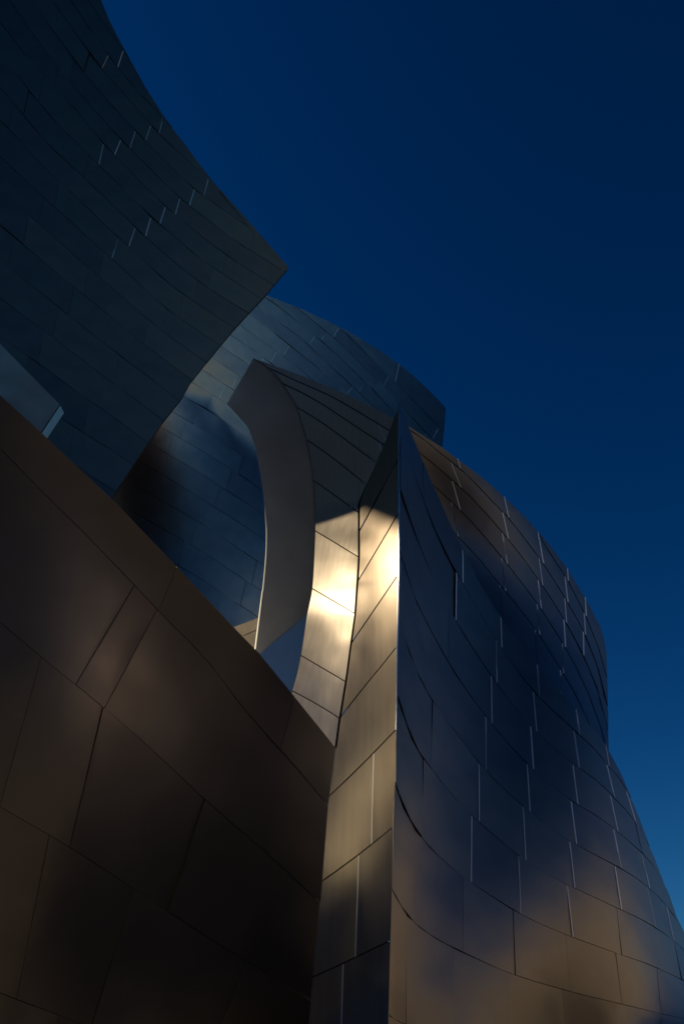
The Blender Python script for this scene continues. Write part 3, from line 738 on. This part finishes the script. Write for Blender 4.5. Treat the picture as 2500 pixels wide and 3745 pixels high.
slab = thing('steel_slab', 'plain grey green steel slab end at the left border, above the near parapet', 'wall', base_of(S_SLAB, (100, 1450)))
sheet('face_plate', S_SLAB, [SLAB_OUT], M_CRES, slab, .8, 60, back=True)
strip('edge_trim', S_SLAB, [(219, 1480), (151, 1583)], 3.0, M_BACK, slab, .004, .02)

# ------------------------------------------------------------------ near wall, lower left
f_near = Field([(0, 1460, -14, -32, 3), (200, 1750, -16, -32, 3), (60, 1950, -14, -32, 3), (400, 2000, -26, -31, 3), (760, 2330, -36, -31, 2), (500, 2500, -40, -15, 5), (400, 2700, -38, -14, 5), (620, 2620, -42, -16, 4), (250, 2900, -34, -17, 2), (740, 2950, -44, -46, 4), (900, 2650, -44, -44, 4), (620, 3200, -42, -44, 3), (1130, 2700, -44, -23), (980, 2950, -45, -34), (900, 3400, -42, -48, 2), (1100, 3400, -44, -48, 2), (100, 3550, -32, -17), (400, 3400, -36, -30), (700, 3900, -40, -38), (0, 3950, -30, -26), (1080, 4200, -44, -38), (80, 3000, -30, -17), (0, 2400, -18, -28), (-550, 1300, -8, -30, 2), (-550, 2400, -10, -22, 2), (-550, 3400, -20, -24, 2), (-550, 4300, -26, -26)],
               [(1222, 2740, 12.3, 40)], 5, .006)
S_NEAR = Shape(f_near)
NEAR_TOP = [(-620, 900), (-140, 1320), (0, 1446), (151, 1583), (405, 1822), (662, 2089), (853, 2294), (949, 2392), (1065, 2535), (1190, 2690), (1226, 2736)]
NEAR_OUT = NEAR_TOP + [(1198, 2960), (1170, 3291), (1148, 3540), (1128, 3745), (1100, 4100), (1080, 4400), (-620, 4400)]
NEAR_SEAMS = [
 [(-620, 850), (-140, 1280), (0, 1400), (405, 1770), (853, 2240), (1260, 2700)],
 [(-620, 1070), (-140, 1495), (0, 1640), (58, 1698), (156, 1800), (258, 1900), (491, 2140), (580, 2235), (804, 2474), (854, 2545), (970, 2682), (1078, 2802), (1194, 2943), (1260, 3030)],
 [(-620, 1740), (-140, 2160), (0, 2276), (149, 2402), (273, 2501), (382, 2592), (464, 2661), (597, 2781), (746, 2922), (841, 3005), (970, 3117), (1069, 3208), (1200, 3330)],
 [(-620, 2560), (-140, 2865), (0, 2951), (249, 3096), (423, 3208), (613, 3335), (829, 3473), (962, 3555), (1200, 3700)],
 [(-620, 3380), (-140, 3575), (0, 3631), (211, 3712), (332, 3760), (600, 3870), (1200, 4150)],
 [(-620, 4100), (-140, 4250), (600, 4420), (1200, 4600)],
 [(-620, 4900), (-140, 5000), (1200, 5300)],
]
NJ = [[(-300, -420), (662, 580), (1088, 1024)], [(-200, -420), (491, 278), (574, 382), (970, 841)], [(150, 0), (375, 255), (746, 613)], [(180, 60), (489, 332), (900, 740)], [(211, 150), (560, 470)], [(300, 250)]]
near = thing('near_wall', 'nearest dark brown steel wall, filling the lower left below its slanting top edge', 'wall', base_of(S_NEAR, (600, 3000)), 'curved steel walls of the concert hall')
clad(near, S_NEAR, densify(NEAR_OUT, 40), NEAR_SEAMS, NJ, M_NEAR, 2.4, .05, 60, .008, (), None, 4, 300)
NEAR_BACK = [(x - 8, y + 12) for x, y in NEAR_OUT]
backing(near, S_NEAR, densify(NEAR_BACK, 100), .03, .05, 130)
